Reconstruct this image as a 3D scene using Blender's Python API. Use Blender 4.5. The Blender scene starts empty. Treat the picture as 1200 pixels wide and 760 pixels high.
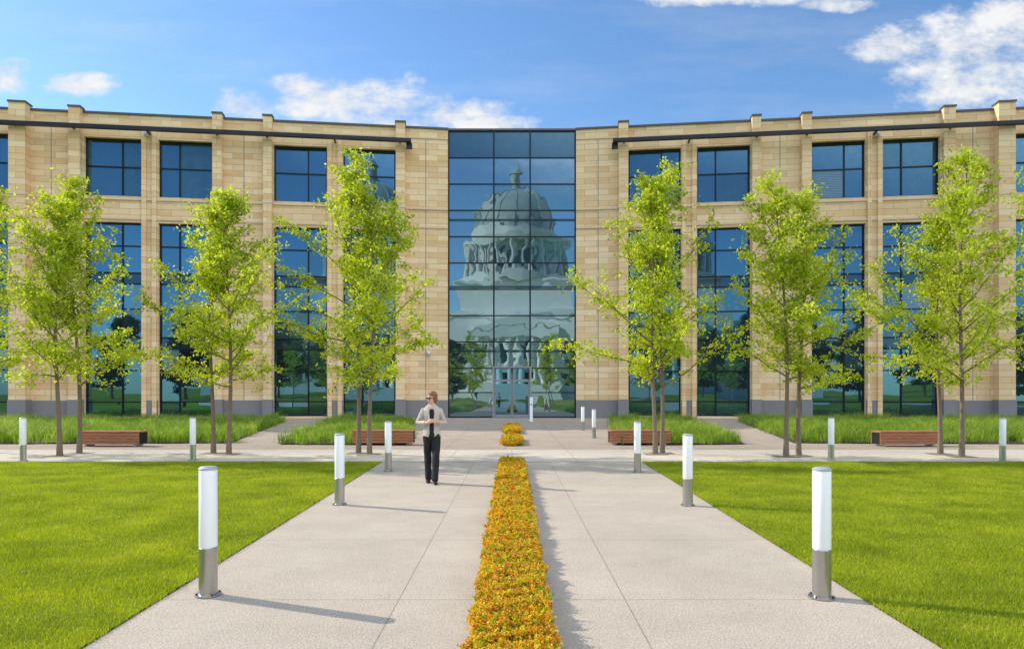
import bpy, bmesh, math, random
import numpy as np
from mathutils import Vector, Matrix, noise as mnoise
random.seed(4)
S = bpy.context.scene
COL = S.collection
F = 850.0; H = 1.68; PI = math.pi
def gx(px, d): return (px-600)/F*d          # measured photo x -> metres at distance d
def gd(py): return H*F/(py-460)             # ground distance from a base line

# ------------------------------------------------------------------ materials
def newmat(name):
    m = bpy.data.materials.new(name); m.use_nodes = True
    nt = m.node_tree
    for n in list(nt.nodes): nt.nodes.remove(n)
    out = nt.nodes.new('ShaderNodeOutputMaterial')
    return m, nt, out
class NT:
    def __init__(s, nt): s.nt = nt
    def n(s, t, **k):
        x = s.nt.nodes.new(t)
        for a, b in k.items(): setattr(x, a, b)
        return x
    def l(s, a, b): s.nt.links.new(a, b)
    def put(s, sock, v):
        if hasattr(v, 'is_linked') or isinstance(v, bpy.types.NodeSocket): s.l(v, sock)
        else: sock.default_value = v
    def m(s, op, a, b=None, c=None):
        x = s.n('ShaderNodeMath', operation=op)
        s.put(x.inputs[0], a)
        if b is not None: s.put(x.inputs[1], b)
        if c is not None: s.put(x.inputs[2], c)
        return x.outputs[0]
    def noise(s, vec, scale, detail=4, rough=.55):
        x = s.n('ShaderNodeTexNoise'); x.inputs['Scale'].default_value = scale
        x.inputs['Detail'].default_value = detail; x.inputs['Roughness'].default_value = rough
        if vec is not None: s.l(vec, x.inputs['Vector'])
        return x.outputs['Fac']
    def rng(s, v, a, b, c=0., d=1.):
        x = s.n('ShaderNodeMapRange'); s.l(v, x.inputs[0])
        for i, q in enumerate((a, b, c, d)): x.inputs[i+1].default_value = q
        return x.outputs[0]
    def ramp(s, fac, stops, interp='LINEAR'):
        x = s.n('ShaderNodeValToRGB'); r = x.color_ramp; r.interpolation = interp
        while len(r.elements) < len(stops): r.elements.new(.5)
        for e, (p, c) in zip(r.elements, stops): e.position = p; e.color = (*c, 1)
        s.l(fac, x.inputs[0]); return x.outputs[0]
    def mix(s, fac, a, b, blend='MIX'):
        x = s.n('ShaderNodeMix', data_type='RGBA', blend_type=blend)
        s.put(x.inputs[0], fac)
        s.put(x.inputs[6], a if not isinstance(a, tuple) else (*a, 1))
        s.put(x.inputs[7], b if not isinstance(b, tuple) else (*b, 1))
        return x.outputs[2]
    def bsdf(s, color, rough=.7, metal=0., spec=.4, normal=None):
        x = s.n('ShaderNodeBsdfPrincipled')
        s.put(x.inputs['Base Color'], color if not isinstance(color, tuple) else (*color, 1))
        s.put(x.inputs['Roughness'], rough); x.inputs['Metallic'].default_value = metal
        x.inputs['Specular IOR Level'].default_value = spec
        if normal is not None: s.l(normal, x.inputs['Normal'])
        return x.outputs[0]
    def bump(s, h, strength=.3, dist=.02):
        x = s.n('ShaderNodeBump'); x.inputs['Strength'].default_value = strength
        x.inputs['Distance'].default_value = dist; s.l(h, x.inputs['Height']); return x.outputs[0]
    def obj(s): return s.n('ShaderNodeTexCoord').outputs['Object']
    def geo(s): return s.n('ShaderNodeNewGeometry').outputs['Position']

def simple(name, col, rough=.6, metal=0., spec=.4, var=.12, scale=8, bump=0.):
    m, nt, out = newmat(name); t = NT(nt)
    nz = t.noise(t.obj(), scale)
    c = t.mix(nz, tuple(v*(1-var) for v in col), tuple(min(1, v*(1+var)) for v in col))
    nr = t.bump(nz, bump, .01) if bump else None
    t.l(t.bsdf(c, rough, metal, spec, nr), out.inputs[0]); return m

def mat_stone(name='sandstone', row=.38, wid=1.4):
    m, nt, out = newmat(name); t = NT(nt)
    p = t.geo(); sx = t.n('ShaderNodeSeparateXYZ'); t.l(p, sx.inputs[0])
    cb = t.n('ShaderNodeCombineXYZ'); t.l(t.m('ADD', sx.outputs[0], sx.outputs[1]), cb.inputs[0]); t.l(sx.outputs[2], cb.inputs[1])
    b = t.n('ShaderNodeTexBrick'); t.l(cb.outputs[0], b.inputs['Vector'])
    b.inputs['Scale'].default_value = 1; b.inputs['Brick Width'].default_value = wid; b.inputs['Row Height'].default_value = row
    b.inputs['Mortar Size'].default_value = .011; b.inputs['Mortar Smooth'].default_value = .3; b.inputs['Bias'].default_value = -.1
    b.inputs['Color1'].default_value = (0.88, .66, .395, 1); b.inputs['Color2'].default_value = (.68, .435, .20, 1); b.inputs['Mortar'].default_value = (.30, .21, .13, 1)
    mp = t.n('ShaderNodeMapping'); mp.inputs['Scale'].default_value = (.30, 3.2, 1); t.l(cb.outputs[0], mp.inputs[0])
    n1 = t.noise(mp.outputs[0], 1.5, 6, .65); n2 = t.noise(p, 30, 4)
    c = t.mix(t.rng(n1, .35, .7, 0, .8), b.outputs['Color'], t.mix(.5, b.outputs['Color'], (.85, .65, .41)))
    c = t.mix(t.rng(t.noise(mp.outputs[0], .8, 3, .6), .52, .72, 0, .38), c, (.66, .38, .145))
    n3 = t.noise(p, .3, 4, .6)
    sh = t.m('MULTIPLY', t.m('ADD', .84, t.m('MULTIPLY', n2, .32)), t.m('ADD', .84, t.m('MULTIPLY', n3, .28)))
    hs = t.n('ShaderNodeHueSaturation'); t.l(c, hs.inputs['Color']); t.l(sh, hs.inputs['Value'])
    inv = t.m('SUBTRACT', 1., b.outputs['Fac'])
    t.l(t.bsdf(hs.outputs[0], .85, spec=.2, normal=t.bump(inv, .5, .02)), out.inputs[0]); return m

def mat_concrete(name, c0, c1, path=False, sp=2.4):
    m, nt, out = newmat(name); t = NT(nt)
    p = t.geo(); sx = t.n('ShaderNodeSeparateXYZ'); t.l(p, sx.inputs[0])
    big = t.noise(p, .45, 6, .65); fine = t.noise(p, 70, 2, .9); mid = t.noise(p, 14, 5, .7)
    c = t.mix(big, c0, c1)
    f = t.m('ADD', t.m('MULTIPLY', fine, 2.3), t.m('MULTIPLY', mid, .25))
    v = t.m('MAXIMUM', t.m('ADD', -.27, f), .3)
    if path:
        la = t.m('LESS_THAN', t.m('ABSOLUTE', t.m('SUBTRACT', t.m('ABSOLUTE', sx.outputs[0]), .92)), .005)
    else:
        fr = t.m('ABSOLUTE', t.m('SUBTRACT', t.m('FRACT', t.m('DIVIDE', t.m('ADD', sx.outputs[0], 200.), sp)), .5))
        la = t.m('GREATER_THAN', fr, .5-.008/sp)
    fr = t.m('ABSOLUTE', t.m('SUBTRACT', t.m('FRACT', t.m('DIVIDE', t.m('ADD', sx.outputs[1], 200.5), sp)), .5))
    lb = t.m('GREATER_THAN', fr, .5-.006/sp)
    ln = t.m('MAXIMUM', la, lb)
    st = t.rng(t.noise(p, .9, 8, .75), .35, .7, .90, 1.04)
    wn = t.n('ShaderNodeTexWhiteNoise', noise_dimensions='2D'); cb = t.n('ShaderNodeCombineXYZ')
    t.l(t.m('FLOOR', t.m('DIVIDE', t.m('ADD', sx.outputs[1], 200.5), sp)), cb.inputs[0]); t.l(t.m('FLOOR', t.m('DIVIDE', t.m('ADD', sx.outputs[0], .92 if path else 200.), 1.84 if path else sp)), cb.inputs[1]); t.l(cb.outputs[0], wn.inputs['Vector'])
    st = t.m('MULTIPLY', st, t.m('ADD', .975, t.m('MULTIPLY', wn.outputs['Value'], .05)))
    v2 = t.m('MULTIPLY', t.m('MULTIPLY', v, st), t.m('SUBTRACT', 1., t.m('MULTIPLY', ln, .42)))
    hs = t.n('ShaderNodeHueSaturation'); t.l(c, hs.inputs['Color']); t.l(v2, hs.inputs['Value'])
    t.l(t.bsdf(hs.outputs[0], .85, spec=.25, normal=t.bump(f, .4, .006)), out.inputs[0]); return m

def mat_leaf(name, stops, tr=.5, trgain=1.6, rough=.5, clump=1.2, ca=.6, cn=1.0):
    m, nt, out = newmat(name); t = NT(nt)
    a = t.n('ShaderNodeAttribute'); a.attribute_name = 'rnd'
    n = t.noise(t.geo(), clump, 3, .6)
    f = t.m('ADD', t.m('MULTIPLY', t.m('SUBTRACT', a.outputs['Fac'], .5), ca), t.m('ADD', .5, t.m('MULTIPLY', t.m('SUBTRACT', n, .5), cn)))
    fc = t.n('ShaderNodeClamp'); t.l(f, fc.inputs[0])
    c = t.ramp(fc.outputs[0], stops)
    d = t.bsdf(c, rough, spec=.25)
    hs = t.n('ShaderNodeHueSaturation'); t.l(c, hs.inputs['Color']); hs.inputs['Value'].default_value = trgain; hs.inputs['Saturation'].default_value = 1.05
    tl = t.n('ShaderNodeBsdfTranslucent'); t.l(hs.outputs[0], tl.inputs[0])
    mx = t.n('ShaderNodeMixShader'); mx.inputs[0].default_value = tr
    t.l(d, mx.inputs[1]); t.l(tl.outputs[0], mx.inputs[2]); t.l(mx.outputs[0], out.inputs[0]); return m

def mat_glass(name, tint, base, base2, f0=.35, wav=.001, vary=.10, blinds=0.):
    m, nt, out = newmat(name); t = NT(nt)
    p = t.geo(); n = t.noise(p, .9, 1, .4)
    bn = t.bump(n, 1., wav)
    g = t.n('ShaderNodeBsdfGlossy'); g.inputs['Color'].default_value = (*tint, 1); g.inputs['Roughness'].default_value = .008; t.l(bn, g.inputs['Normal'])
    a = t.n('ShaderNodeAttribute'); a.attribute_name = 'rnd'
    n2 = t.noise(p, 1.6, 4, .7)
    k = t.m('MULTIPLY', t.m('POWER', a.outputs['Fac'], 2.), t.m('MULTIPLY', n2, 1.6))
    c = t.mix(k, base, base2)
    if blinds:
        sx = t.n('ShaderNodeSeparateXYZ'); t.l(p, sx.inputs[0])
        sl = t.m('GREATER_THAN', t.m('FRACT', t.m('MULTIPLY', sx.outputs[2], 9.)), .3)
        c = t.mix(t.m('MULTIPLY', t.m('GREATER_THAN', a.outputs['Fac'], 1-blinds), t.m('MULTIPLY', sl, .8)), c, (.22, .27, .27))
    d = t.bsdf(c, .4, spec=.2)
    lw = t.n('ShaderNodeLayerWeight'); lw.inputs[0].default_value = .25
    f = t.m('MINIMUM', t.m('ADD', t.m('SUBTRACT', f0, t.m('MULTIPLY', a.outputs['Fac'], vary)), lw.outputs['Fresnel']), 1.)
    mx = t.n('ShaderNodeMixShader'); t.l(f, mx.inputs[0]); t.l(d, mx.inputs[1]); t.l(g.outputs[0], mx.inputs[2])
    t.l(mx.outputs[0], out.inputs[0]); return m

MAT = dict(
    stone=mat_stone(),
    granite=simple('granite', (.22, .21, .21), .6, var=.25, scale=30),
    coping=simple('coping', (.10, .095, .09), .45, .3),
    band=simple('band_stone', (.70, .53, .34), .8),
    dark=simple('dark_metal', (.028, .028, .032), .4, .5),
    frame=simple('window_frame', (.018, .022, .03), .35, .6),
    alu=simple('aluminium', (.55, .56, .57), .4, .5),
    doorm=simple('door_metal', (.30, .32, .33), .4, .5),
    glass=mat_glass('window_glass', (.28, .62, .84), (.004, .009, .012), (.04, .10, .12), .42, vary=.30, blinds=.07),
    cglass=mat_glass('curtain_glass', (.56, .76, .86), (.008, .026, .034), (.03, .12, .14), .52, .0055, vary=.20),
    spandrel=mat_glass('spandrel_glass', (.20, .38, .48), (.010, .028, .036), (.012, .035, .045), .18),
    topglass=mat_glass('top_glass', (.30, .54, .70), (.014, .05, .07), (.02, .07, .09), .22),
    path=mat_concrete('path_concrete', (.425, .355, .280), (.525, .45, .36), True),
    plaza=mat_concrete('plaza_concrete', (.36, .285, .225), (.47, .385, .31), False, 1.8),
    cross=mat_concrete('cross_concrete', (.52, .45, .37), (.64, .56, .47), False, 1.6),
    soil=simple('mulch', (.07, .045, .03), .95, var=.5, scale=30, bump=.6),
    gravel=simple('pit_gravel', (.26, .21, .165), .95, var=.4, scale=40, bump=.6),
    steel=simple('brushed_steel', (.48, .46, .44), .34, 1., var=.08, scale=40),
    lens=simple('white_acrylic', (.88, .88, .88), .3, var=.02),
    wood=None, bark=simple('bark', (.20, .145, .105), .9, var=.35, scale=25, bump=.6),
    white=simple('white_stone', (.84, .82, .76), .8, var=.12, scale=.4),
    drumm=simple('drum_stone', (.56, .56, .53), .8, var=.2, scale=.5),
    domem=simple('dome_stone', (.32, .34, .33), .6, var=.25, scale=.5),
    winhole=simple('dark_window', (.03, .04, .05), .3),
    skin=simple('skin', (.62, .38, .28), .5), hair=simple('hair', (.26, .10, .035), .5, var=.35, scale=60),
    blazer=simple('tweed', (.54, .48, .41), .9, var=.45, scale=120, bump=.3), black=simple('black_cloth', (.012, .012, .014), .8),
    shoe=simple('shoe_leather', (.01, .01, .01), .3), lip=simple('lip', (.45, .12, .1), .5), lensd=simple('sunglass', (.01, .01, .012), .1),
)
def mat_wood():
    m, nt, out = newmat('bench_wood'); t = NT(nt)
    mp = t.n('ShaderNodeMapping'); mp.inputs['Scale'].default_value = (1.2, 18, 18); t.l(t.obj(), mp.inputs[0])
    n = t.noise(mp.outputs[0], 3, 5, .6)
    c = t.ramp(n, [(.25, (.24, .08, .04)), (.6, (.50, .21, .11)), (.85, (.62, .31, .17))])
    t.l(t.bsdf(c, .55, spec=.35), out.inputs[0]); return m
MAT['wood'] = mat_wood()
MAT['leaf'] = mat_leaf('tree_leaf', [(0, (.19, .26, .012)), (.45, (.40, .47, .026)), (1, (.62, .65, .10))], .50, 1.55, cn=1.4)
MAT['leaf_far'] = mat_leaf('far_leaf', [(0, (.025, .05, .015)), (1, (.08, .12, .03))], .3, 1.2)
MAT['blade'] = mat_leaf('lawn_blade', [(0, (.15, .20, .010)), (.5, (.30, .37, .014)), (1, (.52, .54, .035))], .4, 1.35, clump=1.1, ca=.8, cn=1.3)
MAT['tall'] = mat_leaf('tall_blade', [(0, (.07, .14, .015)), (.5, (.22, .34, .03)), (1, (.46, .54, .10))], .4, 1.4, clump=1.1, cn=1.9)
MAT['hedge'] = mat_leaf('spirea_leaf', [(0, (.20, .28, .015)), (.2, (.44, .46, .018)), (.36, (.82, .66, .05)), (.52, (.86, .52, .02)), (.66, (.80, .37, .014)), (.78, (.58, .19, .02)), (.88, (.86, .66, .07)), (1, (.44, .09, .02))], .35, 1.1, clump=11, ca=1.1, cn=1.1)
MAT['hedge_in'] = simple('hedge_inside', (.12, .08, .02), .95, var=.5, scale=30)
def mat_lawn():
    m, nt, out = newmat('lawn_turf'); t = NT(nt)
    p = t.geo(); n = t.noise(p, 1.1, 6, .65); f = t.noise(p, 70, 4, .8)
    c = t.ramp(t.m('ADD', t.m('MULTIPLY', n, .5), t.m('MULTIPLY', f, .5)), [(.3, (.08, .11, .007)), (.7, (.30, .35, .02))])
    t.l(t.bsdf(c, .95, spec=.1, normal=t.bump(f, .8, .02)), out.inputs[0]); return m
MAT['lawn'] = mat_lawn()

# ------------------------------------------------------------------ object helpers
def thing(name, label, cat, loc=(0, 0, 0), rotz=0, group=None):
    o = bpy.data.objects.new(name, None); COL.objects.link(o); o.empty_display_size = .2
    o.location = loc; o.rotation_euler = (0, 0, rotz); o['label'] = label; o['category'] = cat
    if group: o['group'] = group
    return o
def link(name, me, mat, parent=None):
    if mat is not None: me.materials.append(mat)
    o = bpy.data.objects.new(name, me); COL.objects.link(o)
    if parent is not None: o.parent = parent
    return o
def fin(name, bm, mat, parent=None, smooth=False):
    bmesh.ops.recalc_face_normals(bm, faces=bm.faces)
    me = bpy.data.meshes.new(name); bm.to_mesh(me); bm.free()
    if smooth:
        me.polygons.foreach_set('use_smooth', [True]*len(me.polygons))
        try: me.set_sharp_from_angle(angle=math.radians(38))
        except Exception: pass
    return link(name, me, mat, parent)
def facernd(o, vals):
    at = o.data.attributes.new('rnd', 'FLOAT', 'FACE'); at.data.foreach_set('value', np.array(vals, dtype=np.float32))
def structure(o): o['kind'] = 'structure'; return o
def npmesh(name, verts, k, mat, parent=None, rnd=None):
    """verts (F*k,3): F polygons of k corners each"""
    nv = len(verts); nf = nv//k
    me = bpy.data.meshes.new(name)
    me.vertices.add(nv); me.vertices.foreach_set('co', np.ascontiguousarray(verts, dtype=np.float32).ravel())
    me.loops.add(nv); me.loops.foreach_set('vertex_index', np.arange(nv, dtype=np.int32))
    me.polygons.add(nf); me.polygons.foreach_set('loop_start', np.arange(0, nv, k, dtype=np.int32))
    if rnd is not None:
        at = me.attributes.new('rnd', 'FLOAT', 'FACE'); at.data.foreach_set('value', rnd.astype(np.float32))
    me.update(calc_edges=True)
    return link(name, me, mat, parent)
def box(bm, x0, x1, y0, y1, z0, z1):
    v = [bm.verts.new(p) for p in [(x0,y0,z0),(x1,y0,z0),(x1,y1,z0),(x0,y1,z0),(x0,y0,z1),(x1,y0,z1),(x1,y1,z1),(x0,y1,z1)]]
    for f in [(0,3,2,1),(4,5,6,7),(0,1,5,4),(1,2,6,5),(2,3,7,6),(3,0,4,7)]: bm.faces.new([v[i] for i in f])
def bevbox(bm, x0, x1, y0, y1, z0, z1, b):
    t = bmesh.new(); box(t, x0, x1, y0, y1, z0, z1)
    bmesh.ops.bevel(t, geom=t.edges[:], offset=b, segments=2, affect='EDGES', profile=.6)
    me = bpy.data.meshes.new('t'); t.to_mesh(me); t.free(); bm.from_mesh(me); bpy.data.meshes.remove(me)
def lathe(bm, prof, n=28, c=(0, 0, 0)):
    rings = []
    for r, z in prof:
        if r < 1e-5: rings.append([bm.verts.new((c[0], c[1], c[2]+z))])
        else: rings.append([bm.verts.new((c[0]+r*math.cos(2*PI*i/n), c[1]+r*math.sin(2*PI*i/n), c[2]+z)) for i in range(n)])
    for a, b in zip(rings, rings[1:]):
        for i in range(n):
            j = (i+1) % n
            if len(a) == 1 and len(b) > 1: bm.faces.new((a[0], b[i], b[j]))
            elif len(b) == 1 and len(a) > 1: bm.faces.new((a[i], a[j], b[0]))
            elif len(a) > 1: bm.faces.new((a[i], a[j], b[j], b[i]))
def tube(bm, pts, rad, n=6):
    rings = []
    for i, p in enumerate(pts):
        p = Vector(p); t = (Vector(pts[min(i+1, len(pts)-1)])-Vector(pts[max(i-1, 0)])).normalized()
        a = t.cross(Vector((0, 1, .01)) if abs(t.y) < .9 else Vector((1, 0, 0))).normalized(); b = t.cross(a)
        rings.append([bm.verts.new(p+(a*math.cos(2*PI*k/n)+b*math.sin(2*PI*k/n))*rad[i]) for k in range(n)])
    for r0, r1 in zip(rings, rings[1:]):
        for k in range(n): bm.faces.new((r0[k], r0[(k+1) % n], r1[(k+1) % n], r1[k]))
    bm.faces.new(rings[0][::-1]); bm.faces.new(rings[-1])
def sheet(name, poly, z, mat, cuts=0):
    bm = bmesh.new(); bm.faces.new([bm.verts.new((x, y, z)) for x, y in poly])
    bmesh.ops.recalc_face_normals(bm, faces=bm.faces)
    for f in bm.faces:
        if f.normal.z < 0: f.normal_flip()
    me = bpy.data.meshes.new(name); bm.to_mesh(me); bm.free()
    return structure(link(name, me, mat))

# ------------------------------------------------------------------ camera, world, sun
cam = bpy.data.cameras.new('camera'); co = bpy.data.objects.new('camera', cam); COL.objects.link(co)
co.location = (0, 0, H); co.rotation_euler = (PI/2, 0, 0); cam.sensor_width = 36; cam.lens = 36*F/1200
cam.shift_y = 80/1200; cam.clip_end = 5000; cam.clip_start = .05; S.camera = co
S.view_settings.view_transform = 'Standard'; S.view_settings.look = 'None'; S.view_settings.exposure = 0

EL = math.radians(31.5); AZ = math.radians(67)     # azimuth measured from +Y towards -X
sd = Vector((-math.sin(AZ)*math.cos(EL), math.cos(AZ)*math.cos(EL), math.sin(EL)))
sl = bpy.data.lights.new('sun', 'SUN'); sl.energy = 5.0; sl.angle = math.radians(.5); sl.color = (1, .92, .78)
so = bpy.data.objects.new('sun', sl); COL.objects.link(so); so.rotation_euler = sd.to_track_quat('Z', 'Y').to_euler(); so.location = (-20, 10, 30)

W = bpy.data.worlds.new('World'); S.world = W; W.use_nodes = True; nt = W.node_tree
for n in list(nt.nodes): nt.nodes.remove(n)
t = NT(nt); wout = t.n('ShaderNodeOutputWorld')
sky = t.n('ShaderNodeTexSky', sky_type='NISHITA'); sky.sun_disc = False; sky.sun_elevation = EL; sky.sun_rotation = -AZ
sky.dust_density = .3; sky.ozone_density = 1.9; sky.air_density = 1.0
b1 = t.n('ShaderNodeBackground'); b1.inputs[1].default_value = .15
t.l(t.mix(1., sky.outputs[0], (.90, 1.15, 1.36), 'MULTIPLY'), b1.inputs[0])
g = t.n('ShaderNodeTexCoord').outputs['Generated']; sx = t.n('ShaderNodeSeparateXYZ'); t.l(g, sx.inputs[0])
X, Y, Z = sx.outputs
yy = t.m('MAXIMUM', Y, .08); U = t.m('DIVIDE', X, yy); V = t.m('DIVIDE', Z, yy)
best = None
for (cx, cy, a, b) in [(405,118,100,34),(500,134,110,24),(350,106,45,22),(285,124,40,20),(1150,70,120,60),(1045,55,55,25),(1130,108,80,30),(1195,20,70,30),
                       (860,-4,130,14),(980,5,50,10),(95,98,48,14),(8,88,30,24),(570,144,60,14),(690,-20,60,8)]:
    e1 = t.m('DIVIDE', t.m('SUBTRACT', U, (cx-600)/F), a/F); e2 = t.m('DIVIDE', t.m('SUBTRACT', V, (460-cy)/F), b/F)
    q = t.m('SUBTRACT', 1., t.m('ADD', t.m('MULTIPLY', e1, e1), t.m('MULTIPLY', e2, e2)))
    best = q if best is None else t.m('MAXIMUM', best, q)
best = t.m('MAXIMUM', best, -1.2)
cb = t.n('ShaderNodeCombineXYZ'); t.l(U, cb.inputs[0]); t.l(t.m('MULTIPLY', V, 1.7), cb.inputs[1])
nz = t.noise(cb.outputs[0], 11, 10, .66)
fm = t.m('ADD', t.m('MULTIPLY', best, .75), t.m('MULTIPLY', t.m('SUBTRACT', nz, .5), 3.4))
mr = t.n('ShaderNodeMapRange', interpolation_type='SMOOTHSTEP'); t.l(fm, mr.inputs[0]); mr.inputs[1].default_value = -.2; mr.inputs[2].default_value = .95
front = t.m('MULTIPLY', mr.outputs[0], t.m('GREATER_THAN', Y, .1))
mph = t.n('ShaderNodeMapping'); mph.inputs['Scale'].default_value = (1, 3, 1); t.l(cb.outputs[0], mph.inputs[0])
hz = t.m('MULTIPLY', t.m('MAXIMUM', t.m('SUBTRACT', t.noise(mph.outputs[0], 2.2, 7, .65), .46), 0.), .7)
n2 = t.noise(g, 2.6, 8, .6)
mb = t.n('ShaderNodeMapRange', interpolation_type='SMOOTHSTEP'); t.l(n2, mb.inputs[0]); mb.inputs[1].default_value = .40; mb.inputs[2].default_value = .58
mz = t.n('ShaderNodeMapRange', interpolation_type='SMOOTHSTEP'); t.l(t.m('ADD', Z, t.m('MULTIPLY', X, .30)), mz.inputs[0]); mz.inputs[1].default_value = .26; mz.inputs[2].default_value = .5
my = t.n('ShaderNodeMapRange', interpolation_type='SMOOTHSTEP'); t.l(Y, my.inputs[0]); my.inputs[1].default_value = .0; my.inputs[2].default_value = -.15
back = t.m('MULTIPLY', t.m('MULTIPLY', mb.outputs[0], mz.outputs[0]), my.outputs[0])  # unseen high clouds behind the camera, added as fill light for the shaded facade
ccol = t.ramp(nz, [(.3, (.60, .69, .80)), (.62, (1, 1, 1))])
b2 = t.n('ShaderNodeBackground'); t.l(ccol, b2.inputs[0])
t.l(t.m('ADD', .95, t.m('MULTIPLY', my.outputs[0], 2.3)), b2.inputs[1])  # clouds behind the camera boosted well above the front ones for that fill
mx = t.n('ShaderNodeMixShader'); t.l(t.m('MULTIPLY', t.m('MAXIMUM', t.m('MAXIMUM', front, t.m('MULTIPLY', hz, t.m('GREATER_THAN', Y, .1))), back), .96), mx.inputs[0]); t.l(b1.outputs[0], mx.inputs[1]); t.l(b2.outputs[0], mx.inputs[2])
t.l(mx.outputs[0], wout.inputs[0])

# ------------------------------------------------------------------ ground
R_ = 3000
sheet('ground', [(-R_, -R_), (R_, -R_), (R_, R_), (-R_, R_)], -.04, MAT['lawn'])
def edge(d): return 2.83+.026*(d-4.8)
YL = 17.6
sheet('path', [(-edge(-80), -80), (edge(-80), -80), (edge(YL), YL), (-edge(YL), YL)], 0, MAT['path'])
sheet('plaza', [(-70, YL), (70, YL), (70, 75), (-70, 75)], 0, MAT['plaza'])
sheet('cross_path', [(-70, 17.75), (70, 17.75), (70, 21.4), (-70, 21.4)], .004, MAT['cross'])
for sgn in (-1, 1):
    sheet('lawn', [(sgn*edge(-60), -60), (sgn*70, -60), (sgn*70, YL), (sgn*edge(YL), YL)], .012, MAT['lawn'])
rng = np.random.default_rng(7)
def blades(name, P, h, w, lean, mat, two=False):
    n = len(P); a = rng.uniform(0, 2*PI, n); la = rng.uniform(0, 2*PI, n)
    hh = h*rng.uniform(.55, 1.15, n); ll = lean*rng.uniform(.1, 1, n)
    s = np.stack([np.cos(a), np.sin(a), np.zeros(n)], 1)*(w/2)*rng.uniform(.7, 1.3, (n, 1))
    L = np.stack([np.cos(la), np.sin(la), np.zeros(n)], 1)*(ll*hh)[:, None]; up = np.zeros((n, 3)); up[:, 2] = hh
    if not two:
        v = np.stack([P-s, P+s, P+L+up], 1).reshape(-1, 3); r = rng.random(n)
    else:
        M = P+L*.28+up*.62; T = P+L+up*.92
        v = np.stack([P-s, P+s, M+s*.8, P-s, M+s*.8, M-s*.8, M-s*.8, M+s*.8, T], 1).reshape(-1, 3); r = np.repeat(rng.random(n), 3)
    o = npmesh(name, v, 3, mat, None, r); o['kind'] = 'stuff'; return o
for sgn, lab in ((-1, 'short bright green lawn grass left of the central path'), (1, 'short bright green lawn grass right of the central path')):
    N = 900000
    x = rng.uniform(2.78, 14.5, N); d = rng.uniform(3.2, YL-.02, N)
    ok = (x > 2.81+.026*(d-4.8)) & (x < .72*d+1.2) & (rng.random(N) < np.clip(6.5/d, .35, 1))
    x, d = x[ok], d[ok]; P = np.stack([sgn*x, d, np.full(len(x), .01)], 1)
    hv = .040*(1+.25*np.sin(x*2.1+d*1.3)*np.sin(d*2.7-x))
    o = blades('lawn_grass', P, hv, .006, .9, MAT['blade']); o['label'] = lab; o['category'] = 'grass'

beds = [([(-7.6, 23.6), (-3.3, 23.2), (-5.6, 41), (-10.2, 44)], 'tall green ornamental grass bed just left of the entrance walk'),
        ([(-45, 21.9), (-9.4, 24.2), (-13.4, 43), (-45, 39)], 'tall green ornamental grass bed at the far left of the plaza'),
        ([(3.3, 23.2), (7.6, 23.6), (10.2, 44), (5.6, 41)], 'tall green ornamental grass bed just right of the entrance walk'),
        ([(9.4, 24.2), (45, 21.9), (45, 39), (13.4, 43)], 'tall green ornamental grass bed at the far right of the plaza')]
def inside(px, py, poly):
    r = np.ones(len(px), bool)
    n = len(poly)
    for i in range(n):
        x0, y0 = poly[i]; x1, y1 = poly[(i+1) % n]
        r &= ((x1-x0)*(py-y0)-(y1-y0)*(px-x0)) >= 0
    return r
for poly, lab in beds:
    if sum((poly[(i+1) % 4][0]-poly[i][0])*(poly[(i+1) % 4][1]+poly[i][1]) for i in range(4)) > 0: poly = poly[::-1]
    sheet('planting_bed', poly, .03, MAT['soil'])
    xs = [p[0] for p in poly]; ys = [p[1] for p in poly]
    N = int((max(xs)-min(xs))*(max(ys)-min(ys))*9)
    cx = rng.uniform(min(xs), max(xs), N); cy = rng.uniform(min(ys), max(ys), N)
    ok = inside(cx, cy, poly) & (np.abs(cx) < .75*cy+2); cx, cy = cx[ok], cy[ok]
    nb = 28; ox = rng.normal(0, .11, (len(cx), nb)); oy = rng.normal(0, .11, (len(cx), nb))
    P = np.stack([(cx[:, None]+ox).ravel(), (cy[:, None]+oy).ravel(), np.full(len(cx)*nb, .02)], 1)
    hv = np.repeat(rng.uniform(.24, .60, len(cx))*(1+.25*np.sin(cx*1.3)*np.sin(cy*.9+cx*.4)), nb)
    o = blades('ornamental_grass', P, hv, .016, 1.2, MAT['tall'], True); o['label'] = lab; o['category'] = 'grass'

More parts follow.
